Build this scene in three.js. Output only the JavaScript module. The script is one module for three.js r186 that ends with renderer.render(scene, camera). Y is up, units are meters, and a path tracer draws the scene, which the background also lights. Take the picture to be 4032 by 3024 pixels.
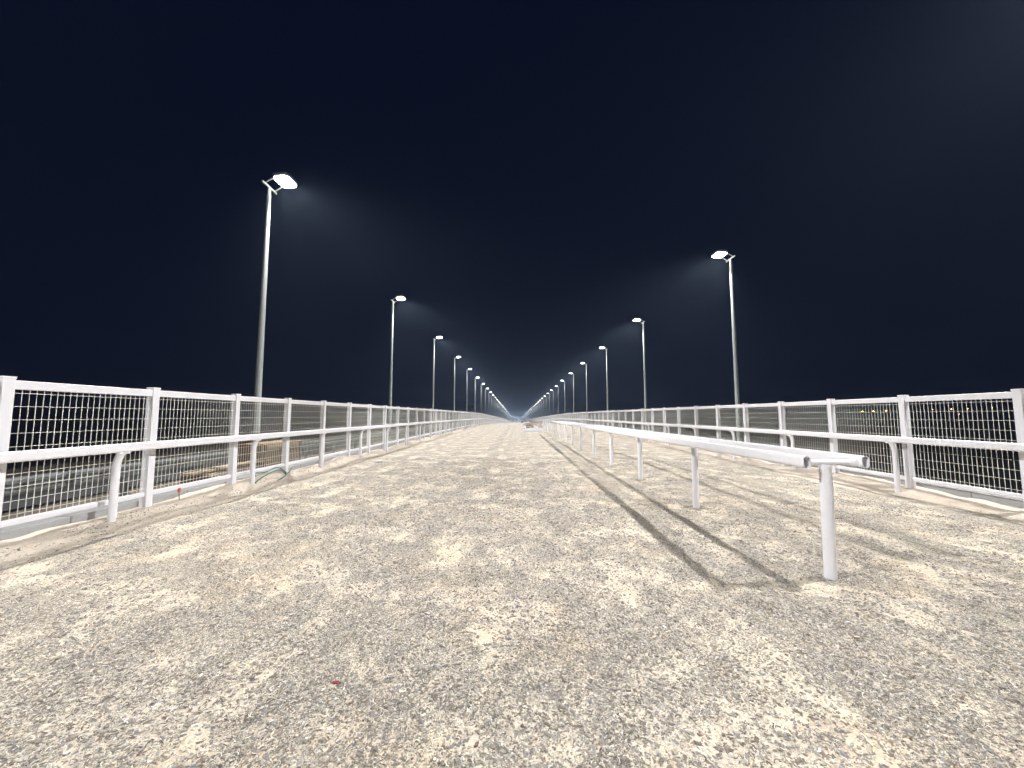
import * as THREE from 'three';
import { RoundedBoxGeometry } from 'three/addons/geometries/RoundedBoxGeometry.js';
import { mergeGeometries } from 'three/addons/utils/BufferGeometryUtils.js';

// ------------------------------------------------------------------ camera, sky, exposure
const scene = new THREE.Scene();
const camera = new THREE.PerspectiveCamera(90.46, 4 / 3, 0.05, 9000);
camera.position.set(0, 1.55, 0);
camera.rotation.set(Math.atan(125 / 1500), Math.atan(17 / 1500), 0, 'YXZ');

const renderer = new THREE.WebGLRenderer({ antialias: true });
renderer.setSize(1024, 768);
renderer.toneMapping = THREE.LinearToneMapping;
renderer.toneMappingExposure = 1.03;
renderer.shadowMap.enabled = true;

{ // night sky: dark navy all round, a little lighter toward the horizon where the haze hangs
  const W = 64, H = 64, data = new Float32Array(W * H * 4);
  for (let r = 0; r < H; r++) {
    const up = Math.max(0, Math.sin(((r + 0.5) / H - 0.5) * Math.PI)), k = Math.exp(-up * 6);
    for (let c = 0; c < W; c++) data.set([0.0005 + 0.0003 * k, 0.0016 + 0.0005 * k, 0.0105 + 0.001 * k, 1], (r * W + c) * 4);
  }
  const t = new THREE.DataTexture(data, W, H, THREE.RGBAFormat, THREE.FloatType);
  t.mapping = THREE.EquirectangularReflectionMapping; t.magFilter = THREE.LinearFilter; t.needsUpdate = true;
  scene.background = t; scene.environment = t;
}
scene.fog = new THREE.FogExp2(new THREE.Color().setRGB(0.58, 0.75, 1.0), 0.00095);

const LAMP_POWER = 365, BEAM_POWER = 470, LAMP_COLOR = new THREE.Color().setRGB(1.0, 0.985, 0.975);

// ------------------------------------------------------------------ helpers
function rng(seed) { let a = seed >>> 0; return () => { a = (a + 0x6d2b79f5) | 0; let t = Math.imul(a ^ (a >>> 15), 1 | a); t = (t + Math.imul(t ^ (t >>> 7), 61 | t)) ^ t; return ((t ^ (t >>> 14)) >>> 0) / 4294967296; }; }
const hash = (x, y, s = 0) => { let h = Math.imul(x | 0, 374761393) ^ Math.imul(y | 0, 668265263) ^ Math.imul(s | 0, 974634777); h = Math.imul(h ^ (h >>> 13), 1274126177); h = Math.imul(h ^ (h >>> 16), 2246822519); return ((h ^ (h >>> 15)) >>> 0) / 4294967296; };
const sm = (t) => t * t * (3 - 2 * t), lerp = (a, b, t) => a + (b - a) * t, clamp = (x, a = 0, b = 1) => Math.min(b, Math.max(a, x)), step01 = (a, b, x) => sm(clamp((x - a) / (b - a)));
function vnoise(x, y, s = 0) { const ix = Math.floor(x), iy = Math.floor(y), fx = sm(x - ix), fy = sm(y - iy); return lerp(lerp(hash(ix, iy, s), hash(ix + 1, iy, s), fx), lerp(hash(ix, iy + 1, s), hash(ix + 1, iy + 1, s), fx), fy); }
function fbm(x, y, s = 0, n = 4) { let a = 0.5, v = 0, t = 0; for (let i = 0; i < n; i++) { v += a * vnoise(x, y, s + i * 17); t += a; a *= 0.5; x *= 2.03; y *= 2.03; } return v / t; }

const used = {};
function numbered(n) { const k = used[n] = (used[n] ?? -1) + 1; return k ? `${n}_${String(k).padStart(3, '0')}` : n; }
function tag(o, label, category, group, kind) { if (label) o.userData.label = label; if (category) o.userData.category = category; if (group) o.userData.group = group; if (kind) o.userData.kind = kind; return o; }
function thing(name, label, category, group, pos) { const o = new THREE.Group(); o.name = numbered(name); if (pos) o.position.set(...pos); scene.add(o); return tag(o, label, category, group); }
function part(parent, name, geo, mat, pos, rot) { const m = new THREE.Mesh(geo, mat); m.name = name; if (pos) m.position.set(...pos); if (rot) m.rotation.set(...rot); m.castShadow = m.receiveShadow = true; parent.add(m); return m; }
function struct(name, geo, mat, label) { const m = part(scene, numbered(name), geo, mat); return tag(m, label, null, null, 'structure'); }
function copyOf(o, name, label, pos) { const c = o.clone(); c.name = numbered(name); c.userData = { ...o.userData }; if (label) c.userData.label = label; if (pos) c.position.set(...pos); scene.add(c); return c; }

// the lie of the land along the track: level, then over a crest into a dip and up a far rise
const PROFILE = [[-400, 0], [0, 0], [55, 0], [90, -0.4], [141, -1.15], [234, -2.75], [400, -5.7], [600, -8.4], [820, -8.6], [1200, -6.2], [1700, -3.0], [3000, -2]];
function G(d) {
  let i = 0; while (i < PROFILE.length - 2 && d > PROFILE[i + 1][0]) i++;
  const p = (k) => PROFILE[clamp(k, 0, PROFILE.length - 1)], [x0, y0] = p(i), [x1, y1] = p(i + 1);
  const slope = (k) => { const a = p(k - 1), b = p(k + 1); return b[0] === a[0] ? 0 : (b[1] - a[1]) / (b[0] - a[0]); };
  const h = x1 - x0, t = clamp((d - x0) / h), t2 = t * t, t3 = t2 * t;
  return (2 * t3 - 3 * t2 + 1) * y0 + (t3 - 2 * t2 + t) * h * slope(i) + (-2 * t3 + 3 * t2) * y1 + (t3 - t2) * h * slope(i + 1);
}
const tiltAt = (d) => -Math.atan((G(d + 1) - G(d - 1)) / 2) * -1; // rotation.x that follows the slope when going along -z

// ------------------------------------------------------------------ textures
function dataTex(w, h, fill, srgb) {
  const data = new Uint8Array(w * h * 4); fill(data, w, h);
  const t = new THREE.DataTexture(data, w, h, THREE.RGBAFormat, THREE.UnsignedByteType);
  t.wrapS = t.wrapT = THREE.RepeatWrapping; t.magFilter = THREE.LinearFilter; if (srgb) t.colorSpace = THREE.SRGBColorSpace; t.needsUpdate = true; return t;
}
const toS = (v) => Math.round(255 * clamp(v <= 0.0031308 ? v * 12.92 : 1.055 * Math.pow(v, 1 / 2.4) - 0.055));
function tileNoise(N, cells, seed) { // periodic value noise
  const g = new Float32Array(cells * cells); for (let i = 0; i < g.length; i++) g[i] = hash(i % cells, (i / cells) | 0, seed);
  const out = new Float32Array(N * N);
  for (let y = 0; y < N; y++) { const v = (y / N) * cells, iy = Math.floor(v), fy = sm(v - iy), r0 = (iy % cells) * cells, r1 = ((iy + 1) % cells) * cells;
    for (let x = 0; x < N; x++) { const u = (x / N) * cells, ix = Math.floor(u), fx = sm(u - ix), a = ix % cells, b = (ix + 1) % cells; out[y * N + x] = lerp(lerp(g[r0 + a], g[r0 + b], fx), lerp(g[r1 + a], g[r1 + b], fx), fy); } }
  return out;
}
// riding surface: pale sand mixed with chopped grey, white and brown fibre
function makeTrackMaps() {
  const N = 2048, R = rng(11), col = new Float32Array(N * N * 3), hgt = new Float32Array(N * N);
  const n1 = tileNoise(N, 26, 1), n2 = tileNoise(N, 90, 2), n3 = tileNoise(N, 260, 3), n4 = tileNoise(N, 620, 4), n5 = tileNoise(N, 12, 5);
  for (let i = 0; i < N * N; i++) {
    const f = 0.35 * n2[i] + 0.4 * n3[i] + 0.25 * n4[i], k = 0.92 + 0.75 * (f - 0.5) + 0.10 * (n1[i] - 0.5);
    const warm = 0.5 + 0.5 * (n5[i] - 0.5);
    col[i * 3] = 0.66 * k; col[i * 3 + 1] = (0.575 + 0.015 * warm) * k; col[i * 3 + 2] = (0.445 + 0.03 * warm) * k;
    hgt[i] = 0.45 + 0.25 * (n2[i] - 0.5) + 0.28 * (n3[i] - 0.5) + 0.12 * (n4[i] - 0.5);
  }
  const stroke = (x, y, ang, len, wid, curl, c, a, dh) => {
    for (let s = 0; s < len; s++) {
      ang += curl + (R() - 0.5) * 0.25; x += Math.cos(ang); y += Math.sin(ang);
      for (let j = -wid; j <= wid; j++) for (let k = -wid; k <= wid; k++) {
        if (j * j + k * k > wid * wid + 0.3) continue;
        const px = (Math.round(x + j) % N + N) % N, py = (Math.round(y + k) % N + N) % N, o = py * N + px, e = a * (wid ? 1 - 0.3 * (j * j + k * k) / (wid * wid) : 1);
        for (let q = 0; q < 3; q++) col[o * 3 + q] = lerp(col[o * 3 + q], c[q], e);
        hgt[o] = clamp(hgt[o] + dh * e, 0.02, 0.98);
      }
    }
  };
  const darks = [[0.15, 0.135, 0.12], [0.22, 0.19, 0.155], [0.13, 0.125, 0.125], [0.27, 0.225, 0.17], [0.19, 0.19, 0.185], [0.30, 0.285, 0.255], [0.34, 0.32, 0.29]];
  const lights = [[0.82, 0.77, 0.66], [0.74, 0.73, 0.70], [0.86, 0.82, 0.74], [0.70, 0.70, 0.70]];
  const grey = tileNoise(N, 9, 21), grey2 = tileNoise(N, 34, 22);
  const dens = (x, y) => { const o = (y | 0) * N + (x | 0); return 0.55 * grey[o] + 0.45 * grey2[o]; };
  for (let i = 0; i < 260000; i++) { // shaded pits and dark fibre
    const x = R() * N, y = R() * N, d = dens(x, y); if (R() > 0.06 + 2.6 * (d - 0.3)) continue;
    stroke(x, y, R() * 6.28, 3 + R() * 10, R() < 0.4 ? 1 : (R() < 0.6 ? 2 : 0), (R() - 0.5) * 0.5, darks[(R() * darks.length) | 0], 0.40 + 0.42 * R(), -0.10);
  }
  for (let i = 0; i < 85000; i++) { // pale curls lying on top
    const x = R() * N, y = R() * N;
    stroke(x, y, R() * 6.28, 4 + R() * 12, R() < 0.3 ? 1 : 0, (R() - 0.5) * 0.6, lights[(R() * lights.length) | 0], 0.35 + 0.45 * R(), 0.10);
  }
  for (let i = 0; i < 900; i++) { // bigger dark crumbs
    const x = R() * N, y = R() * N; stroke(x, y, R() * 6.28, 3 + R() * 7, 3, (R() - 0.5) * 0.3, darks[(R() * 3) | 0], 0.55, 0.16);
  }
  for (let i = 0; i < 260; i++) { const x = R() * N, y = R() * N; stroke(x, y, R() * 6.28, 4 + R() * 8, 2, 0.1, R() < 0.5 ? [0.30, 0.12, 0.08] : [0.36, 0.23, 0.13], 0.5, 0.05); }
  const map = dataTex(N, N, (d) => { for (let i = 0; i < N * N; i++) { d[i * 4] = toS(col[i * 3]); d[i * 4 + 1] = toS(col[i * 3 + 1]); d[i * 4 + 2] = toS(col[i * 3 + 2]); d[i * 4 + 3] = 255; } }, true);
  const bump = dataTex(N, N, (d) => { for (let i = 0; i < N * N; i++) { d[i * 4] = d[i * 4 + 1] = d[i * 4 + 2] = Math.round(255 * hgt[i]); d[i * 4 + 3] = 255; } });
  return { map, bump };
}
function makeNoiseMaps(N, base, vary, cells, seed, specks = 0, speckCol = [0.1, 0.1, 0.1]) {
  const ns = cells.map((c, i) => tileNoise(N, c, seed + i)), R = rng(seed), sp = new Float32Array(N * N);
  for (let i = 0; i < specks; i++) { const x = (R() * N) | 0, y = (R() * N) | 0, r = R() < 0.7 ? 0 : 1; for (let j = -r; j <= r; j++) for (let k = -r; k <= r; k++) sp[((y + k + N) % N) * N + (x + j + N) % N] = 0.4 + 0.5 * R(); }
  const f = (i) => { let v = 0, w = 0, a = 1; for (const n of ns) { v += a * n[i]; w += a; a *= 0.75; } return v / w - 0.5; };
  const map = dataTex(N, N, (d) => { for (let i = 0; i < N * N; i++) { const k = 1 + vary * 2 * f(i); for (let c = 0; c < 3; c++) d[i * 4 + c] = toS(lerp(base[c] * k, speckCol[c], sp[i])); d[i * 4 + 3] = 255; } }, true);
  const bump = dataTex(N, N, (d) => { for (let i = 0; i < N * N; i++) { d[i * 4] = d[i * 4 + 1] = d[i * 4 + 2] = Math.round(255 * clamp(0.5 + f(i) - 0.2 * sp[i])); d[i * 4 + 3] = 255; } });
  return { map, bump };
}
const std = (o) => new THREE.MeshStandardMaterial(o);
const rgb = (r, g, b) => new THREE.Color().setRGB(r, g, b);
const trackMaps = makeTrackMaps();
const sandMaps = makeNoiseMaps(1024, [0.58, 0.495, 0.395], 0.22, [14, 60, 190, 420], 40, 5200, [0.24, 0.19, 0.15]);
const dirtMaps = makeNoiseMaps(1024, [0.25, 0.205, 0.165], 0.4, [7, 40, 150, 400], 60, 9000, [0.11, 0.09, 0.075]);
const asphaltMaps = makeNoiseMaps(1024, [0.075, 0.076, 0.082], 0.35, [6, 90, 300, 512], 80, 9000, [0.16, 0.155, 0.15]);
const concreteMaps = makeNoiseMaps(512, [0.34, 0.345, 0.35], 0.2, [5, 24, 90, 250], 90, 1600, [0.2, 0.19, 0.18]);
const plasticMaps = makeNoiseMaps(512, [0.81, 0.81, 0.845], 0.05, [3, 11, 60, 200], 95, 260, [0.45, 0.42, 0.38]);
const woodMaps = (() => { const N = 512, a = tileNoise(N, 6, 31), b = tileNoise(N, 64, 32), c = tileNoise(N, 200, 33);
  const f = (i) => { const x = i % N, y = (i / N) | 0; return b[(Math.floor(y * 0.06) % N) * N + x] * 0.6 + 0.4 * c[(Math.floor(y * 0.15) % N) * N + x]; };
  return { map: dataTex(N, N, (d) => { for (let i = 0; i < N * N; i++) { const k = 0.62 + 0.5 * f(i) + 0.25 * (a[i] - 0.5); d[i * 4] = toS(0.42 * k); d[i * 4 + 1] = toS(0.31 * k); d[i * 4 + 2] = toS(0.19 * k); d[i * 4 + 3] = 255; } }, true) }; })();

const M = {
  track: std({ map: trackMaps.map, bumpMap: trackMaps.bump, bumpScale: 0.018, roughness: 0.95, vertexColors: true }),
  sand: std({ map: sandMaps.map, bumpMap: sandMaps.bump, bumpScale: 0.008, roughness: 0.96, vertexColors: true }),
  dirt: std({ map: dirtMaps.map, bumpMap: dirtMaps.bump, bumpScale: 0.02, roughness: 0.97 }),
  asphalt: std({ map: asphaltMaps.map, bumpMap: asphaltMaps.bump, bumpScale: 0.004, roughness: 0.85 }),
  concrete: std({ map: concreteMaps.map, bumpMap: concreteMaps.bump, bumpScale: 0.003, roughness: 0.88 }),
  white: std({ map: plasticMaps.map, bumpMap: plasticMaps.bump, bumpScale: 0.0006, roughness: 0.42 }),
  wire: std({ color: rgb(0.70, 0.70, 0.62), roughness: 0.45, metalness: 0.0 }),
  inside: std({ color: rgb(0.30, 0.33, 0.29), roughness: 0.7 }),
  pole: std({ color: rgb(0.47, 0.51, 0.50), roughness: 0.6, metalness: 0.15 }),
  housing: std({ color: rgb(0.42, 0.43, 0.45), roughness: 0.5, metalness: 0.3 }),
  lens: std({ color: rgb(0.8, 0.8, 0.8), emissive: rgb(1, 0.96, 0.9), emissiveIntensity: 28, roughness: 0.3 }),
  galv: std({ map: concreteMaps.map, color: rgb(0.5, 0.53, 0.53), roughness: 0.75, metalness: 0.1 }),
  rust: std({ map: dirtMaps.map, color: rgb(0.95, 0.5, 0.38), roughness: 0.9 }),
  wood: std({ map: woodMaps.map, roughness: 0.85 }),
  woodDark: std({ map: woodMaps.map, color: rgb(0.5, 0.42, 0.4), roughness: 0.9 }),
  card: std({ map: concreteMaps.map, color: rgb(0.75, 0.56, 0.34), roughness: 0.9 }),
  hose: std({ color: rgb(0.03, 0.13, 0.09), roughness: 0.5 }),
  red: std({ color: rgb(0.55, 0.09, 0.03), roughness: 0.7 }),
  crimson: std({ color: rgb(0.22, 0.02, 0.035), roughness: 0.6 }),
  bottle: new THREE.MeshPhysicalMaterial({ color: rgb(0.85, 0.92, 1), transmission: 0.85, thickness: 0, roughness: 0.15 }),
  dark: std({ color: rgb(0.03, 0.03, 0.035), roughness: 0.8 }),
  amber: std({ color: rgb(0.3, 0.2, 0.1), emissive: rgb(1, 0.55, 0.14), emissiveIntensity: 70, roughness: 0.5 }),
  truck: std({ color: rgb(0.12, 0.12, 0.13), roughness: 0.6 }),
};

// ------------------------------------------------------------------ ground
function grid(xs, ds, fy, fc, uvScale, warp = 0) {
  const nx = xs.length, nd = ds.length, pos = new Float32Array(nx * nd * 3), uv = new Float32Array(nx * nd * 2), colr = fc ? new Float32Array(nx * nd * 3) : null, idx = [];
  let p = 0;
  for (let j = 0; j < nd; j++) for (let i = 0; i < nx; i++, p++) {
    const x = xs[i], d = ds[j];
    pos[p * 3] = x; pos[p * 3 + 1] = fy(x, d); pos[p * 3 + 2] = -d;
    const wx = warp ? warp * (fbm(x * 0.22, d * 0.22, 301, 3) - 0.5) : 0, wy = warp ? warp * (fbm(x * 0.22 + 50, d * 0.22, 305, 3) - 0.5) : 0;
    uv[p * 2] = (x + wx) / uvScale; uv[p * 2 + 1] = (d + wy) / uvScale;
    if (fc) { const c = fc(x, d); colr[p * 3] = c[0]; colr[p * 3 + 1] = c[1]; colr[p * 3 + 2] = c[2]; }
    if (i && j) idx.push(p - nx - 1, p - nx, p - 1, p - nx, p, p - 1);
  }
  const g = new THREE.BufferGeometry();
  g.setAttribute('position', new THREE.BufferAttribute(pos, 3)); g.setAttribute('uv', new THREE.BufferAttribute(uv, 2));
  if (fc) g.setAttribute('color', new THREE.BufferAttribute(colr, 3));
  g.setIndex(idx); g.computeVertexNormals(); return g;
}
function range(a, b, s) { const r = []; for (let x = a; x < b - 1e-6; x += s) r.push(x); r.push(b); return r; }
function depths(from, near, to, s0, k) { const r = range(from, near, s0); let d = near, s = s0; while (d < to) { s = Math.max(s0, d * k); d += s; r.push(Math.min(d, to)); } return r; }
const FX_L = -5.72, FX_R = 7.76;

const trackY = (x, d) => {
  const near = clamp(1 - d / 90);
  let y = G(d) + 0.018 * (fbm(x * 1.1, d * 0.8, 3, 3) - 0.5);
  y += near * (0.034 * (fbm(x * 6, d * 6, 7, 3) - 0.5) + 0.009 * (vnoise(x * 22, d * 22, 9) - 0.5));
  y += near * 0.004 * Math.sin(x * 16 + 2 * fbm(x, d * 0.12, 33, 2)); // drag marks along the track
  return y;
};
const patch = (x, d) => {
  const g = fbm(x * 0.5 + 4, d * 0.28, 61, 3), s = fbm(x * 1.9, d * 0.9, 67, 3), q = fbm(x * 5.2, d * 3.6, 71, 3), lane = Math.exp(-((x + 0.2) ** 2) / 5);
  return clamp(0.40 + 0.45 * (g - 0.5) + 0.27 * lane + 0.5 * (s - 0.5) + 2.0 * (q - 0.5));
};
const trackC = (x, d) => { // fibre is denser and greyer in places, cream sand shows in others
  const k = patch(x, d), c = [lerp(1.06, 0.90, k), lerp(1.035, 0.89, k), lerp(0.985, 0.90, k)];
  const w = 0.6 * step01(0.58, 0.8, fbm(x * 2.6 + 9, d * 2.2, 83, 3)); // warmer blots
  return [c[0] * (1 + 0.03 * w), c[1] * (1 - 0.04 * w), c[2] * (1 - 0.12 * w)];
};
struct('track', grid(range(-5.75, 7.85, 0.055), depths(-8, 5, 1700, 0.055, 0.0115), trackY, trackC, 3.2, 0.7), M.track, 'pale sand and fibre riding surface running straight to the far rise');

const bankY = (side) => (x, d) => { // clean sand thrown up against the kerb
  const t = side < 0 ? (-5.12 - x) / 0.68 : (x - 7.1) / 0.75, n = fbm(x * 1.3, d * 0.7, 120 + side, 4) - 0.5;
  const m = fbm(x * 0.9, d * 0.55, 140 + side, 2);
  return G(d) - 0.045 + 0.185 * step01(-0.3, 1.1, t + 1.2 * n) + 0.05 * n * clamp(t) + 0.05 * step01(0.55, 0.75, m) * clamp(t) + 0.045 * (fbm(x * 5, d * 4, 150, 4) - 0.5);
};
const bankC = (x, d) => { const k = 0.9 + 0.3 * (fbm(x * 1.5, d * 0.8, 170, 4) - 0.5), w = fbm(x * 0.7, d * 0.4, 175, 3); return [k * 1.17, k * (1.18 + 0.03 * w), k * (1.20 + 0.08 * w)]; };
const bankDepths = depths(-8, 6, 600, 0.07, 0.014);
struct('sand_bank', grid(range(-5.86, -4.3, 0.06), bankDepths, bankY(-1), bankC, 2.2, 0.4), M.sand, 'strip of clean sand banked along the foot of the left fence');
struct('sand_bank', grid(range(6.2, 7.92, 0.06), bankDepths, bankY(1), bankC, 2.2, 0.4), M.sand, 'strip of clean sand banked along the foot of the right fence');

// open country: embankment shoulders that fall away to low dark ground on both sides
const landY = (x, d) => {
  const g = G(d), n = fbm(x * 0.3, d * 0.3, 210, 3) - 0.5;
  if (x > -5.9 && x < 7.9) return g - 0.4;
  if (x <= -5.9) return g - 0.02 + 0.10 * n * step01(-6.2, -7.5, x) - 0.07 * step01(-6.0, -6.8, x) - 7 * step01(-15.6, -30, x) + (x < -30 ? (fbm(x * 0.01, d * 0.01, 220, 3) - 0.5) * 2 : 0);
  return g + 0.05 - 6 * step01(8.5, 17, x) + (x > 20 ? (fbm(x * 0.01, d * 0.01, 221, 3) - 0.5) * 2 : 0);
};
{
  const xs = [-4000, -2500, -1500, -900, -500, -300, -180, -110, -70, -48, -38, -32, ...range(-29, -5.9, 0.45), -5.7, 7.7, ...range(7.92, 19, 0.6), 22, 28, 40, 60, 100, 180, 300, 500, 900, 1500, 2500, 4000];
  struct('ground', grid(xs, [-400, -200, -100, -50, -25, ...depths(-12, 6, 4200, 0.5, 0.045)], landY, null, 2.6, 0), M.dirt, 'brown sandy ground that falls away into the dark beyond the fences');
}
{ // service road between the left fence and the embankment edge
  const xs = range(-10.25, -8.58, 0.28);
  struct('asphalt_road', grid(xs, depths(-12, 6, 600, 0.5, 0.05), (x, d) => landY(x, d) + 0.05 + 0.0 * x - 0.1 * (fbm(x * 0.3, d * 0.3, 210, 3) - 0.5), null, 3, 0), M.asphalt, 'narrow dark asphalt service road behind the left fence');
}
// kerb stones under both fences
function kerb(side, label) {
  const o = thing('concrete_kerb', label, null, null); o.userData.kind = 'structure';
  const L = 1.77, geo = new RoundedBoxGeometry(0.34, 0.50, L - 0.014, 2, 0.012), x = side < 0 ? -5.985 : 8.035;
  let k = 0, R = rng(5 + side);
  for (let d = -4.7; d < 230; d += L, k++) part(o, numbered('kerb_stone'), geo, M.concrete, [x + (R() - 0.5) * 0.012, G(d) - 0.01 + (R() - 0.5) * 0.008, -d], [tiltAt(d), 0, 0]);
}
kerb(-1, 'grey concrete kerb under the left mesh fence'); kerb(1, 'grey concrete kerb under the right mesh fence');

// ------------------------------------------------------------------ flood lamps
function rounded(w, d, r, h) { // slab with rounded corners, its underside at y = 0
  const s = new THREE.Shape(), a = w / 2, b = d / 2; s.moveTo(-a + r, -b); s.lineTo(a - r, -b); s.absarc(a - r, -b + r, r, -Math.PI / 2, 0); s.lineTo(a, b - r); s.absarc(a - r, b - r, r, 0, Math.PI / 2); s.lineTo(-a + r, b); s.absarc(-a + r, b - r, r, Math.PI / 2, Math.PI); s.lineTo(-a, -b + r); s.absarc(-a + r, -b + r, r, Math.PI, Math.PI * 1.5);
  const g = new THREE.ExtrudeGeometry(s, { depth: h, bevelEnabled: false, curveSegments: 6 }); g.rotateX(-Math.PI / 2); return g;
}
function makeLamp() {
  const o = new THREE.Group();
  const pole = part(o, 'pole', new THREE.CylinderGeometry(0.062, 0.105, 8.5, 20), M.pole, [0, 4.25, 0]);
  part(pole, 'access_door', new RoundedBoxGeometry(0.012, 0.4, 0.1, 1, 0.004), M.housing, [0.093, -3.2, 0]);
  part(o, 'base_plate', new RoundedBoxGeometry(0.36, 0.03, 0.36, 1, 0.006), M.pole, [0, 0.015, 0]);
  part(o, 'collar', new THREE.CylinderGeometry(0.075, 0.075, 0.05, 16), M.pole, [0, 7.55, 0]);
  part(o, 'spigot', new THREE.CylinderGeometry(0.048, 0.055, 0.24, 16), M.pole, [0, 8.61, 0]);
  part(o, 'cross_bar', new RoundedBoxGeometry(0.06, 0.06, 0.70, 2, 0.012), M.pole, [0, 8.755, 0]);
  for (const s of [-1, 1]) { const b = part(o, 'bracket_arm', new RoundedBoxGeometry(0.28, 0.035, 0.03, 1, 0.006), M.pole, [0.12, 8.83, 0.24 * s], [0, 0, 0.55]); }
  const head = new THREE.Group(); head.name = 'flood_head'; head.position.set(0.50, 8.93, 0); head.rotation.z = 0.10; o.add(head);
  part(head, 'housing', rounded(0.52, 0.68, 0.17, 0.09), M.housing, [0, 0.01, 0]);
  part(head, 'lens', rounded(0.47, 0.63, 0.15, 0.006), M.lens, [0, 0.003, 0]);
  for (let i = 0; i < 6; i++) part(head, 'cooling_fin', new THREE.BoxGeometry(0.36, 0.05, 0.012), M.housing, [0, 0.122, -0.25 + i * 0.1]);
  return o;
}
const lampProto = makeLamp();
const ONES = ['', 'first', 'second', 'third', 'fourth', 'fifth', 'sixth', 'seventh', 'eighth', 'ninth', 'tenth', 'eleventh', 'twelfth', 'thirteenth', 'fourteenth', 'fifteenth', 'sixteenth', 'seventeenth', 'eighteenth', 'nineteenth'], TENS = ['', '', 'twenty', 'thirty', 'forty', 'fifty', 'sixty', 'seventy', 'eighty'], TIETH = ['', '', 'twentieth', 'thirtieth', 'fortieth', 'fiftieth', 'sixtieth', 'seventieth', 'eightieth'];
const ordinal = (n) => n < 20 ? ONES[n] : n % 10 ? TENS[(n / 10) | 0] + '-' + ONES[n % 10] : TIETH[n / 10];
function lampRow(side, x, d0, step, first) {
  const word = side < 0 ? 'left' : 'right';
  const ds = [];
  for (let k = first; d0 + k * step < 570; k++) ds.push([k, d0 + k * step]);
  for (let d = 610; d < 1690; d += 36) ds.push([99, d]);
  let n = 0;
  for (const [k, d] of ds) {
    if (d > d0 - 0.1) n++;
    const label = n === 0 ? `lamp post outside the picture, ${ordinal(Math.round((d0 - d) / step))} back in the ${word} row`
      : n < 16 ? `pale lamp post with lit square flood head, ${ordinal(n)} from the camera behind the ${word} fence` : `tiny far lamp post with lit head, ${ordinal(n)} from the camera in the ${word} row`;
    const o = copyOf(lampProto, 'lamp_post', label, [x, G(d) - 0.02 + (Math.abs(d) < 60 ? 0 : 0), -d]);
    tag(o, label, 'lamp post', `lamp posts in a row behind the ${word} fence`);
    o.rotation.y = side < 0 ? 0 : Math.PI;
    if (side > 0) o.position.y -= 0.05;
    const l = new THREE.SpotLight(LAMP_COLOR, LAMP_POWER, 0, 1.12, 0.6, 2);
    l.name = 'lamp_glow'; l.position.set(0.50, 8.895, 0); l.castShadow = true; l.shadow.radius = 5; l.shadow.camera.near = 0.1; l.shadow.camera.far = 80;
    l.target.name = 'lamp_aim'; l.target.position.set(0.56 + 5.2, 0, 0);
    // the head throws a second, tighter beam across to the far side of the track
    const b = new THREE.SpotLight(LAMP_COLOR, BEAM_POWER, 0, 0.45, 0.9, 2);
    b.name = 'beam_glow'; b.position.set(0.57, 8.895, 0); b.castShadow = true; b.shadow.radius = 5; b.shadow.camera.near = 0.1; b.shadow.camera.far = 80;
    b.target.name = 'beam_aim'; b.target.position.set(0.57 + 13.6, 0, 0);
    o.add(l, l.target, b, b.target);
  }
}
lampRow(-1, -7.8, 11.4, 12.1, -3);
lampRow(1, 9.8, 17.0, 12.0, -4);

// ------------------------------------------------------------------ mesh fences
function wirePanel(len) {
  const gs = [], r = 0.0028, q = 0.0030, y0 = 0.37, y1 = 1.885;
  const bar = (w, h, d, x, y, z) => { const g = new THREE.BoxGeometry(w, h, d); g.translate(x, y, z); gs.push(g); };
  const n = 24; for (let i = 0; i < n; i++) bar(r * 2, y1 - y0, r * 2, 0, (y0 + y1) / 2, -len / 2 + (i + 0.5) * len / n);
  for (let y = 0.43; y < 1.88; y += 0.153) bar(q * 2, q * 2, len, 0, y, 0);
  return mergeGeometries(gs);
}
const PITCH = 1.77, postGeo = (() => { const g = new RoundedBoxGeometry(0.112, 2.35, 0.112, 2, 0.008); g.translate(0, 2.35 / 2 - 0.38, 0); return g; })();
const capGeo = new RoundedBoxGeometry(0.122, 0.026, 0.122, 2, 0.006), topGeo = new RoundedBoxGeometry(0.062, 0.105, PITCH - 0.110, 3, 0.014), botGeo = new RoundedBoxGeometry(0.062, 0.075, PITCH - 0.114, 3, 0.02), panelGeo = wirePanel(PITCH - 0.112);
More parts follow.
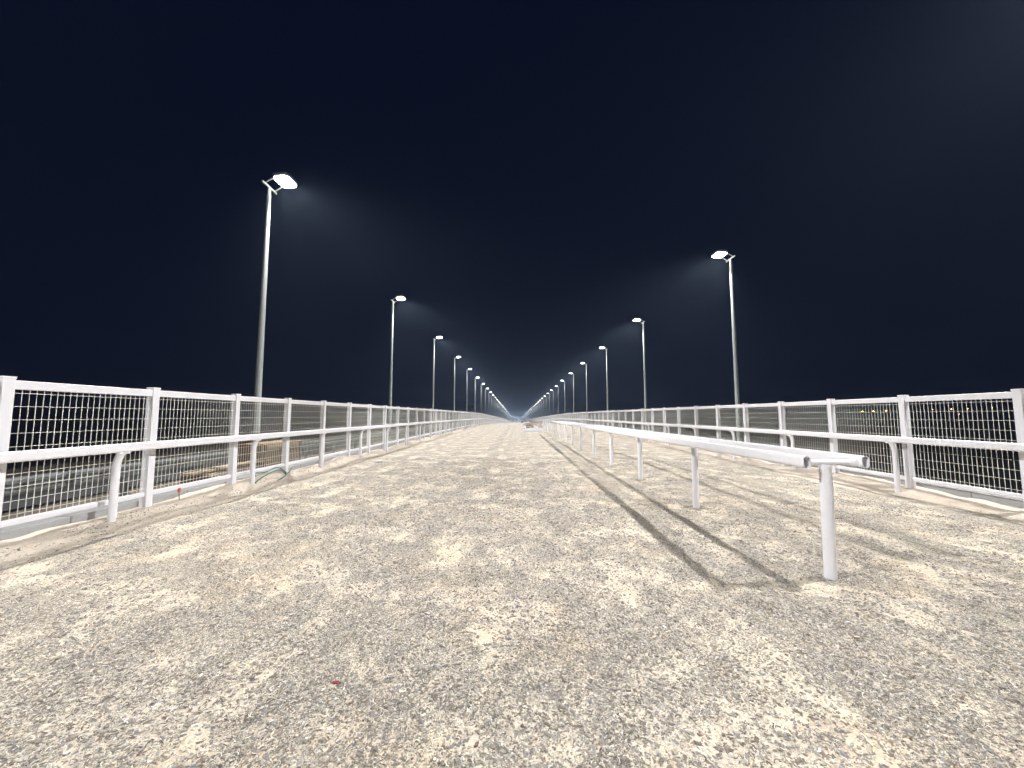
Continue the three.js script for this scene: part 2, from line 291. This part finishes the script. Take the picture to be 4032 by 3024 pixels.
function fence(side, x, dStart, dEnd, yOff, label) {
  const o = thing('mesh_fence', label, 'fence');
  const R = rng(77 + side), place = (g, m, n, d, y, lx) => part(o, n, g, m, [lx, G(d) + yOff + y, -d], [tiltAt(d), 0, 0]);
  for (let d = dStart; d < dEnd; d += PITCH) {
    const jx = (R() - 0.5) * 0.014, p = place(postGeo, M.white, 'post', d, 0, x + jx);
    p.rotation.z = (R() - 0.5) * 0.008; p.rotation.x = (R() - 0.5) * 0.008;
    part(p, 'post_cap', capGeo, M.white, [0, 1.977, 0]);
    const m = d + PITCH / 2;
    place(topGeo, M.white, 'top_rail', m, 1.90, x); place(botGeo, M.white, 'bottom_rail', m, 0.345, x); place(panelGeo, M.wire, 'mesh_panel', m, 0, x);
  }
  const far = [], q = (w, h, d, px, py, pz) => { const g = new THREE.BoxGeometry(w, h, d); g.translate(px, py, pz); far.push(g); };
  for (let d = dEnd; d < 560; d += 3.54) { const y = G(d) + yOff; q(0.11, 2.0, 0.11, x, y + 1, -d); q(0.06, 0.1, 3.5, x, y + 1.9, -d - 1.77); q(0.06, 0.075, 3.5, x, y + 0.345, -d - 1.77); for (let k = 0; k < 9; k++) q(0.01, 0.01, 3.5, x, y + 0.5 + k * 0.153, -d - 1.77); }
  tag(part(o, 'far_panels', mergeGeometries(far), M.white), null, null, null, 'stuff');
}
fence(-1, FX_L, 4.18 - 3 * PITCH, 228, 0, 'white post and rail fence with welded mesh panels along the left of the track');
fence(1, FX_R, 5.95 - 4 * PITCH, 228, -0.03, 'white post and rail fence with welded mesh panels along the right of the track');

// ------------------------------------------------------------------ running rails
function stadium(w, h, wall) {
  const s = new THREE.Shape(), r = w / 2, k = h / 2 - r;
  s.moveTo(r, -k); s.lineTo(r, k); s.absarc(0, k, r, 0, Math.PI, false); s.lineTo(-r, -k); s.absarc(0, -k, r, Math.PI, 2 * Math.PI, false);
  if (wall) { const p = new THREE.Path(), q = r - wall; p.moveTo(q, -k); p.absarc(0, -k, q, 0, -Math.PI, true); p.lineTo(-q, k); p.absarc(0, k, q, Math.PI, 0, true); p.lineTo(q, -k); s.holes.push(p); }
  return s;
}
const railGeo = (len, w, h, wall = 0.007) => { const g = new THREE.ExtrudeGeometry(stadium(w, h, wall), { depth: len, bevelEnabled: false, curveSegments: 8 }); g.translate(0, 0, -len / 2); const uv = g.attributes.uv; for (let i = 0; i < uv.count; i++) uv.setXY(i, uv.getX(i) * 0.7, uv.getY(i) * 0.7); return g; };
function gooseneck(dx) { // upright that leans out over the track at its top
  const c = new THREE.CatmullRomCurve3([[0, -0.35, 0], [0, 0.3, 0], [0, 0.72, 0], [dx * 0.04, 0.92, 0], [dx * 0.35, 1.0, 0], [dx * 0.9, 1.085, 0]].map((p) => new THREE.Vector3(...p)), false, 'catmullrom', 0.4);
  return new THREE.TubeGeometry(c, 22, 0.046, 14, false);
}
function runningRail(side, xPost, xRail, d0, spacing, h, label) {
  const o = thing('running_rail', label, 'rail');
  const pg = gooseneck(xRail - xPost), len = spacing * 2, rg = railGeo(len - 0.004, 0.068, 0.122), sl = railGeo(0.0, 0.068, 0.122), R = rng(31 + side);
  for (let d = d0 - 3 * spacing, k = 0; d < 225; d += spacing, k++) {
    const y = G(d) + h - 1.12;
    const p = part(o, 'post', pg, M.white, [xPost, y, -d], [(R() - 0.5) * 0.02, 0, 0]);
    part(p, 'saddle', new RoundedBoxGeometry(0.05, 0.03, 0.16, 1, 0.006), M.white, [(xRail - xPost) * 0.98, 1.05, 0]);
    if (k % 2 === 0) part(o, 'rail_section', rg, M.white, [xRail, G(d + spacing) + h + 0.0 + (R() - 0.5) * 0.006, -(d + spacing * 1.0) + spacing * 0.35], [tiltAt(d + spacing) + (R() - 0.5) * 0.002, 0, 0]);
  }
}
runningRail(-1, -5.52, -5.44, 5.27, 2.77, 1.105, 'low white running rail on bent posts in front of the left fence');
runningRail(1, 7.52, 7.44, 7.74, 2.81, 1.08, 'low white running rail on bent posts in front of the right fence');

// twin rail down the middle, still being built
const CP = 2.82, C0 = 3.8, NT = 10, RXL = 2.78, RXR = 3.335, CPX = 3.02;
{
  const o = thing('twin_rail', 'white double running rail on tee posts ending open beside the camera', 'rail');
  const pg = new THREE.CylinderGeometry(0.052, 0.052, 1.35, 24); pg.translate(0, 0.375, 0);
  const bar = new THREE.CylinderGeometry(0.027, 0.027, RXR - RXL - 0.05, 16); bar.rotateZ(Math.PI / 2);
  const R = rng(404);
  for (let i = 0; i < NT; i++) {
    const d = C0 + i * CP, p = part(o, 'post', pg, M.white, [CPX + (i ? (R() - 0.5) * 0.05 : -0.03), 0, -d], [(R() - 0.5) * 0.015, 0, i ? (R() - 0.5) * 0.02 : -0.02]);
    part(p, 'post_cap', new THREE.CylinderGeometry(0.056, 0.056, 0.03, 24), M.white, [0, 1.062, 0]);
    const b = part(o, 'cross_bar', bar, M.white, [(RXL + RXR) / 2, 1.095, -d]);
    for (const s of [-1, 1]) part(b, 'bar_socket', new THREE.CylinderGeometry(0.05, 0.03, 0.07, 14).rotateZ(-s * Math.PI / 2), M.white, [s * (RXR - RXL - 0.13) / 2, 0.0, 0]);
  }
  const end = C0 + (NT - 1) * CP + 1.2; const sleeve = railGeo(0.09, 0.081, 0.124, 0.003); let d = C0 - 0.08, k = 0;
  while (d < end - 0.1) { const len = Math.min(CP * 2, end - d), g = railGeo(len - 0.004, 0.075, 0.118); for (const x of [RXL, RXR]) part(o, 'rail_section', g, M.white, [x, 1.11 + (R() - 0.5) * 0.006, -(d + len / 2)], [(R() - 0.5) * 0.0016, (R() - 0.5) * 0.0016, 0]); if (d > C0) for (const x of [RXL, RXR]) part(o, 'joint_sleeve', sleeve, M.white, [x, 1.11, -d]); d += len; }
}
{ // posts waiting for their rails
  const pg = new THREE.CylinderGeometry(0.048, 0.048, 1.4, 18); pg.translate(0, 0.42, 0); const cg = new THREE.CylinderGeometry(0.05, 0.05, 0.02, 18);
  const bg = new THREE.CylinderGeometry(0.034, 0.034, 1.2, 12); bg.translate(0, 0.27, 0); const R = rng(505);
  for (let i = NT; i < NT + 5; i++) {
    const o = thing('bare_post', `bare white upright post without rail, ${['nearest', 'second', 'middle', 'fourth', 'farthest'][i - NT]} of five beyond the twin rail`, 'post', 'bare white posts waiting for rails', [3.05, G(C0 + i * CP), -(C0 + i * CP)]);
    part(o, 'post_sleeve', pg, M.white, null, [0, 0, (R() - 0.5) * 0.02]); part(o, 'post_cap', cg, M.white, [0, 1.125, 0]);
  }
  for (let i = NT + 5; C0 + i * CP < 240; i++) {
    const d = C0 + i * CP, o = tag(part(scene, numbered('rusty_post'), bg, M.rust, [3.06, G(d), -d], [(R() - 0.5) * 0.02, 0, (R() - 0.5) * 0.03]), i === NT + 5 ? 'thin rust brown bare post, nearest of its long row' : `thin rust brown bare post, ${ordinal(i - NT - 4)} in the long row beyond the white posts`, 'post', 'rust brown posts in a long row');
  }
}

// ------------------------------------------------------------------ materials lying on the track
function looseTee(name, label, x, d, y, ry, rz) { // a tee post lying down
  const o = thing(name, label, 'rail post', 'tee posts lying in a pile', [x, y, -d]); o.rotation.set(0, ry, 0);
  part(o, 'post', new THREE.CylinderGeometry(0.05, 0.05, 1.3, 16).rotateZ(Math.PI / 2), M.white, null, [0, 0, rz]);
  part(o, 'cross_bar', new THREE.CylinderGeometry(0.03, 0.03, 0.5, 12), M.white, [0.66, 0.18, 0], [0.35, 0, 0.2]);
  return o;
}
looseTee('loose_tee_post', 'white tee post lying at the left front of the pile on the track', 1.15, 37.0, 0.06, 0.1, 0.02);
looseTee('loose_tee_post', 'white tee post lying at the right end of the pile toward the posts', 2.1, 37.4, 0.07, -0.12, -0.04);
looseTee('loose_tee_post', 'white tee post lying crosswise on top of the pile', 1.55, 37.6, 0.17, 0.3, 0.03);
looseTee('loose_tee_post', 'white tee post lying at the back of the pile beside the cardboard box', 1.35, 38.2, 0.08, -0.3, 0.0);
{
  for (const [l, x, d, y, ry, rz] of [['leaning against the front of the cardboard box', 1.2, 38.3, 0.24, 0.15, 0.12], ['lying high on the right of the pile', 1.95, 37.9, 0.26, -0.2, -0.1], ['lying low at the middle of the pile', 1.6, 36.8, 0.06, 0.05, 0], ['lying highest in the middle of the pile', 1.5, 37.5, 0.30, 0.22, 0.02]]) looseTee('loose_tee_post', 'white tee post ' + l, x, d, y, ry, rz);
  const sg = railGeo(1.75, 0.11, 0.13, 0); sg.rotateY(Math.PI / 2);
  [[1.55, 36.6, 0.075, 0.02], [1.62, 36.78, 0.075, -0.03], [1.5, 36.95, 0.075, 0.04], [1.6, 36.7, 0.205, 0.05], [1.56, 36.86, 0.205, -0.02]].forEach(([x, d, y, ry], i) => tag(part(scene, numbered('short_rail'), sg, M.white, [x, y, -d], [0, ry, 0]), `short white rail offcut lying crosswise in front of the pile, ${['front', 'middle', 'back', 'front upper', 'back upper'][i]} one`, 'rail', 'short rail offcuts in a pile'));
  const o = thing('cardboard_box', 'open brown cardboard box behind the pile of white tee posts', 'box', null, [1.38, 0, -38.9]); o.rotation.y = 0.06;
  part(o, 'box_body', new RoundedBoxGeometry(0.72, 0.42, 0.5, 1, 0.008), M.card, [0, 0.21, 0]);
  part(o, 'flap', new THREE.BoxGeometry(0.72, 0.008, 0.24), M.card, [0, 0.45, 0.33], [0.6, 0, 0]); part(o, 'flap', new THREE.BoxGeometry(0.72, 0.008, 0.24), M.card, [0, 0.47, -0.34], [-0.9, 0, 0]);
  const b = thing('white_bucket', 'white plastic bucket standing left of the cardboard box', 'bucket', null, [0.86, 0, -38.7]);
  part(b, 'bucket_body', new THREE.LatheGeometry([[0.0, 0.0], [0.13, 0], [0.16, 0.34], [0.165, 0.35], [0.15, 0.35], [0.12, 0.02], [0, 0.02]].map((p) => new THREE.Vector2(...p)), 20), M.white);
  part(b, 'handle', new THREE.TorusGeometry(0.16, 0.005, 6, 20, Math.PI), M.pole, [0, 0.33, 0]);
}
{ // rails stacked ready on the ground
  const R = rng(606), g = railGeo(19, 0.12, 0.13, 0), layer = ['on the ground', 'in the second layer', 'in the third layer', 'in the top layer'];
  for (let l = 0; l < 4; l++) for (let i = 0; i < 6 - l; i++) {
    const x = 1.15 + i * 0.27 + l * 0.12, m = 60 + 9.5 + (R() - 0.5) * 1.6;
    tag(part(scene, numbered('loose_rail'), g, M.white, [x, G(m) + 0.07 + l * 0.125, -m], [tiltAt(m), (R() - 0.5) * 0.006, 0]), `long white loose rail stacked on the track, ${ordinal(i + 1)} from the left ${layer[l]}`, 'rail', 'loose rails stacked on the track');
  }
  const o = thing('tool_box', 'small beige box standing on the far stack of white rails', 'box', null, [1.9, G(66) + 0.5, -66]); part(o, 'box_body', new RoundedBoxGeometry(0.5, 0.3, 0.4, 1, 0.02), M.sand.clone(), [0, 0.15, 0]).material.vertexColors = false; part(o, 'lid', new RoundedBoxGeometry(0.53, 0.04, 0.43, 1, 0.01), M.wood, [0, 0.325, 0]);
}

// ------------------------------------------------------------------ behind the left fence
{ // steel crash barrier
  const o = thing('guard_rail', 'grey steel crash barrier behind the left mesh fence', 'guard rail');
  const s = new THREE.Shape(), pts = [[0, 0.125], [0.05, 0.085], [0.05, 0.045], [0.005, 0.01], [0.005, -0.01], [0.05, -0.045], [0.05, -0.085], [0, -0.125]];
  s.moveTo(...pts[0]); pts.slice(1).forEach((p) => s.lineTo(...p)); [...pts].reverse().forEach(([x, y]) => s.lineTo(x - 0.006, y)); s.closePath();
  const g = new THREE.ExtrudeGeometry(s, { depth: 3.99, bevelEnabled: false }); g.translate(0, 0, -1.995);
  const pg = new RoundedBoxGeometry(0.1, 1.1, 0.06, 1, 0.005); pg.translate(0, 0.1, 0); const bg = new THREE.CylinderGeometry(0.02, 0.024, 0.02, 8).rotateZ(Math.PI / 2);
  for (let d = -6; d < 150; d += 4) { const b = part(o, 'beam', g, M.galv, [-7.08, G(d + 2) + 0.555, -(d + 2)], [tiltAt(d + 2), 0, 0]); for (let k = 0; k < 4; k++) part(b, 'bolt', bg, M.dark, [0.014, 0, -1.5 + k]); }
  for (let d = -5; d < 150; d += 2) part(o, 'post', pg, M.galv, [-7.145, G(d), -d]);
}
function crate(label, x, d, w, h, len, dark) { // slatted timber crate, long side along the track
  const o = thing('wooden_crate', label, 'crate', null, [x, -0.04, -d]), R = rng((d * 100) | 0), m = () => (R() < dark ? M.woodDark : M.wood);
  const n = Math.max(2, Math.round(h / 0.17)), sh = h / n;
  for (const s of [-1, 1]) for (let i = 0; i < n; i++) part(o, 'slat', new RoundedBoxGeometry(0.022, sh - 0.035, len, 1, 0.004), m(), [s * (w / 2), (i + 0.5) * sh + 0.02, 0]);
  for (const s of [-1, 1]) for (let i = 0; i < n; i++) part(o, 'slat', new RoundedBoxGeometry(w - 0.03, sh - 0.035, 0.022, 1, 0.004), m(), [0, (i + 0.5) * sh + 0.02, s * (len / 2 - 0.02)]);
  for (const s of [-1, 1]) for (const t of [-1, 0, 1]) part(o, 'batten', new RoundedBoxGeometry(0.03, h, 0.08, 1, 0.004), m(), [s * (w / 2 + 0.027), h / 2 + 0.02, t * (len / 2 - 0.1)]);
  for (let i = 0; i < 5; i++) part(o, 'lid_board', new RoundedBoxGeometry(w / 5 - 0.012, 0.024, len + 0.04, 1, 0.004), M.wood, [-w / 2 + (i + 0.5) * w / 5, h + 0.033, (R() - 0.5) * 0.05]);
}
crate('large dark slatted wooden crate behind the left fence', -6.62, 10.35, 0.62, 0.84, 1.75, 0.7);
crate('smaller wooden crate standing nearer than the large crate behind the left fence', -6.6, 8.55, 0.6, 0.34, 1.3, 0.4);
for (const [x, d, y, ry, len, l] of [[-6.55, 8.75, 0.395, 0.05, 2.4, 'pale timber plank lying on the smaller wooden crate'], [-6.4, 9.0, 0.43, -0.05, 1.6, 'short pale plank on top of another plank on the smaller crate']]) {
  tag(part(scene, numbered('timber_plank'), new RoundedBoxGeometry(0.2, 0.04, len, 1, 0.005), M.wood, [x, y, -d], [0, ry, 0]), l, 'plank');
}
{ // loops of hose under the fence
  const P = (a) => a.map((p) => new THREE.Vector3(...p));
  const c = new THREE.CatmullRomCurve3(P([[-5.62, 0.24, -9.6], [-5.55, 0.15, -9.3], [-5.5, 0.30, -8.9], [-5.52, 0.24, -8.45], [-5.5, 0.13, -8.1], [-5.45, 0.10, -8.35], [-5.38, 0.11, -8.75], [-5.42, 0.2, -9.05], [-5.5, 0.36, -8.85], [-5.58, 0.30, -8.5], [-5.6, 0.33, -8.2]]));
  tag(part(scene, 'garden_hose', new THREE.TubeGeometry(c, 90, 0.011, 8, false), M.hose), 'dark green hose looped on the sand under the left fence', 'hose');
}
{
  const o = thing('marker_stake', 'small orange red marker stake in the sand by the left kerb', 'stake', null, [-5.69, 0.09, -6.5]);
  part(o, 'stake', new THREE.CylinderGeometry(0.006, 0.006, 0.24, 8), M.woodDark, [0, 0.1, 0], [0.06, 0, 0.05]); part(o, 'flag', new RoundedBoxGeometry(0.03, 0.07, 0.05, 1, 0.008), M.red, [0, 0.21, 0.01], [0, 0.3, 0]);
  const b = thing('plastic_bottle', 'crushed clear plastic bottle lying on the sand left of centre', 'bottle', null, [-4.47, 0.035, -12.53]); b.rotation.set(0, 0.5, Math.PI / 2);
  part(b, 'bottle_body', new THREE.LatheGeometry([[0, -0.1], [0.03, -0.1], [0.034, -0.05], [0.028, 0], [0.034, 0.04], [0.012, 0.09], [0.012, 0.11]].map((p) => new THREE.Vector2(...p)), 14), M.bottle); part(b, 'bottle_cap', new THREE.CylinderGeometry(0.015, 0.015, 0.02, 10), M.hose, [0, 0.118, 0]);
  const c = new THREE.IcosahedronGeometry(0.013, 1), v = c.attributes.position; for (let i = 0; i < v.count; i++) { const k = 0.6 + 0.8 * hash(Math.round(v.getX(i) * 9000), Math.round(v.getZ(i) * 9000), 8); v.setXYZ(i, v.getX(i) * k * 1.3, v.getY(i) * k * 0.5, v.getZ(i) * k); } c.computeVertexNormals();
  tag(part(scene, 'red_scrap', c, M.crimson, [-1.05, trackY(-1.05, 2.34) + 0.008, -2.34]), 'small crumpled dark red scrap on the sand in the foreground', 'scrap');
}
{ // clods of matted fibre, crumbs and curls lying on the surface
  const R = rng(707), mat = std({ color: 0xffffff, roughness: 0.95 }), m = new THREE.Matrix4(), q = new THREE.Quaternion(), e = new THREE.Euler(), col = new THREE.Color(), P = new THREE.Vector3(), S = new THREE.Vector3();
  const topY = (x, d) => Math.max(trackY(x, d), x < -4.4 ? bankY(-1)(x, d) : x > 6.3 ? bankY(1)(x, d) : -9);
  const lump = (seed) => { const g = new THREE.IcosahedronGeometry(1, 1), v = g.attributes.position; for (let i = 0; i < v.count; i++) { const k = 0.55 + 0.9 * hash(Math.round(v.getX(i) * 50), Math.round(v.getY(i) * 50) * 131 + Math.round(v.getZ(i) * 50), seed); v.setXYZ(i, v.getX(i) * k, v.getY(i) * k, v.getZ(i) * k); } g.computeVertexNormals(); return g; };
  const scatter = (name, label, geo, N, dMax, pow, patchy, size, paint, pose) => {
    const im = new THREE.InstancedMesh(geo, mat, N); let n = 0;
    for (let tries = 0; n < N && tries < N * 6; tries++) {
      let d = 1.15 + dMax * Math.pow(R(), pow); const half = Math.min(6.6, d * 1.55 + 0.9), foot = R() < 0.012;
      let x = (R() * 2 - 1) * half + 0.3; if (x < -5.6 || x > 7.6) continue;
      if (foot) { const a = R() * 6.28, w = 0.055 + 0.16 * R() * R(), at = (R() * 3) | 0; x = CPX - 0.03 + w * Math.cos(a); d = C0 + at * CP + w * Math.sin(a); }
      const k = patch(x, d) * (0.55 + 0.45 * step01(-5.2, -4.3, x)) * (0.55 + 0.45 * step01(7.2, 6.4, x)); if (!foot && R() > 1 - patchy + patchy * 0.96 * k) continue;
      const s = size(R); e.set(...pose(R)); q.setFromEuler(e); S.set(...s);
      m.compose(P.set(x, topY(x, d) + s[1] * 0.25, -d), q, S); im.setMatrixAt(n, m); paint(col, R, k); im.setColorAt(n, col); n++;
    }
    im.count = n; im.name = name; im.castShadow = im.receiveShadow = true; scene.add(im); tag(im, label, null, null, 'stuff');
  };
  const flat = (R) => [(R() - 0.5) * 0.7, R() * 6.28, (R() - 0.5) * 0.7];
  const tuftPaint = (c, R) => { const t = R(), k = 0.8 + 0.45 * R(); if (t < 0.42) c.setRGB(0.31 * k, 0.295 * k, 0.265 * k); else if (t < 0.68) c.setRGB(0.24 * k, 0.205 * k, 0.165 * k); else if (t < 0.86) c.setRGB(0.50 * k, 0.46 * k, 0.385 * k); else if (t < 0.985) c.setRGB(0.225 * k, 0.222 * k, 0.228 * k); else c.setRGB(0.24 * k, 0.17 * k, 0.13 * k); };
  [21, 22, 23].forEach((sd, i) => scatter(['fibre_clods', 'fibre_clods_001', 'fibre_clods_002'][i], ['small clods of matted grey fibre on the track', 'long clods of matted fibre on the track', 'low crumbly clods of fibre on the track'][i], lump(sd), 27000, 13, 1.45, 0.93,
    (R) => { const s = 0.0035 + 0.0062 * Math.pow(R(), 2.2), l = 1 + R() * 1.2; return [s * l, s * (0.45 + 0.4 * R()), s]; }, tuftPaint, flat));
  scatter('sand_crumbs', 'loose crumbs of sand on the track surface', lump(24), 50000, 12, 1.7, 0.3, (R) => { const s = 0.0025 + 0.006 * Math.pow(R(), 3); return [s * (1 + R()), s * 0.7, s]; },
    (c, R) => { const t = R(), k = 0.8 + 0.4 * R(); if (t < 0.6) c.setRGB(0.6 * k, 0.53 * k, 0.42 * k); else if (t < 0.9) c.setRGB(0.26 * k, 0.23 * k, 0.2 * k); else c.setRGB(0.78 * k, 0.77 * k, 0.74 * k); }, flat);
  scatter('fibre_curls', 'short curled fibres on the track surface', new THREE.TorusGeometry(1, 0.17, 3, 5, 2.7), 60000, 6, 1.4, 0.9, (R) => { const s = 0.006 + 0.009 * R(); return [s, s, s]; },
    (c, R) => { const t = R(), k = 0.75 + 0.5 * R(); if (t < 0.45) c.setRGB(0.72 * k, 0.68 * k, 0.6 * k); else if (t < 0.75) c.setRGB(0.4 * k, 0.38 * k, 0.34 * k); else c.setRGB(0.2 * k, 0.175 * k, 0.15 * k); }, (R) => [-Math.PI / 2 + (R() - 0.5) * 1.8, (R() - 0.5) * 1.4, R() * 6.28]);
}

// ------------------------------------------------------------------ far things
{
  const d = 810, o = thing('truck', 'dark truck standing on the far rise of the track', 'truck', null, [1.6, G(d), -d]);
  part(o, 'body', new RoundedBoxGeometry(2.5, 2.3, 5, 1, 0.08), M.truck, [0, 2.0, -0.8]); part(o, 'cab', new RoundedBoxGeometry(2.4, 2.2, 1.8, 1, 0.15), M.truck, [0, 1.75, 2.7 - 5.6]); part(o, 'chassis', new RoundedBoxGeometry(2.2, 0.3, 6.6, 1, 0.04), M.dark, [0, 0.75, -0.8]);
  for (const sx of [-1, 1]) for (const z of [0.9, -2.8]) part(o, 'wheel', new THREE.CylinderGeometry(0.48, 0.48, 0.3, 16).rotateZ(Math.PI / 2), M.dark, [sx * 1.05, 0.48, z]);
}
{ // street lamps of a distant road, seen through the right fence
  const px = [[3262, 1623], [3375, 1621], [3417, 1620], [3466, 1619], [3520, 1619], [3645, 1616], [3718, 1615], [3780, 1614], [3875, 1612], [3988, 1610], [3747, 1632], [3830, 1629], [3935, 1629]];
  const pos = ['leftmost', 'second from the left', 'third from the left', 'fourth from the left', 'fifth from the left', 'sixth from the left', 'seventh from the left', 'eighth from the left', 'ninth from the left', 'rightmost'], low = ['left', 'middle', 'right'];
  const pg = new THREE.CylinderGeometry(0.1, 0.16, 10, 8), ag = new THREE.BoxGeometry(1.6, 0.1, 0.1), hg = new RoundedBoxGeometry(1.3, 0.42, 0.6, 1, 0.1);
  px.forEach(([x, y], i) => {
    const D = i < 10 ? 620 : 900, X = (x - 2033) / 1500 * D, H = 1.55 + (1637 - y) / 1500 * D * Math.hypot(1, (x - 2033) / 1500) * 0.8;
    const o = thing('street_lamp', i < 10 ? `amber street lamp seen through the right fence, ${pos[i]} in the upper row` : `small amber street lamp low on the dark horizon, ${low[i - 10]} of three`, 'street lamp', i < 10 ? 'amber street lamps on a distant road' : 'low amber street lamps on the horizon', [X, H - 10, -D]);
    part(o, 'pole', pg, M.pole, [0, 5, 0]); part(o, 'arm', ag, M.pole, [0.7, 9.9, 0]); part(o, 'lamp_head', hg, M.amber, [1.2, 9.75, 0]);
  });
}
renderer.render(scene, camera);
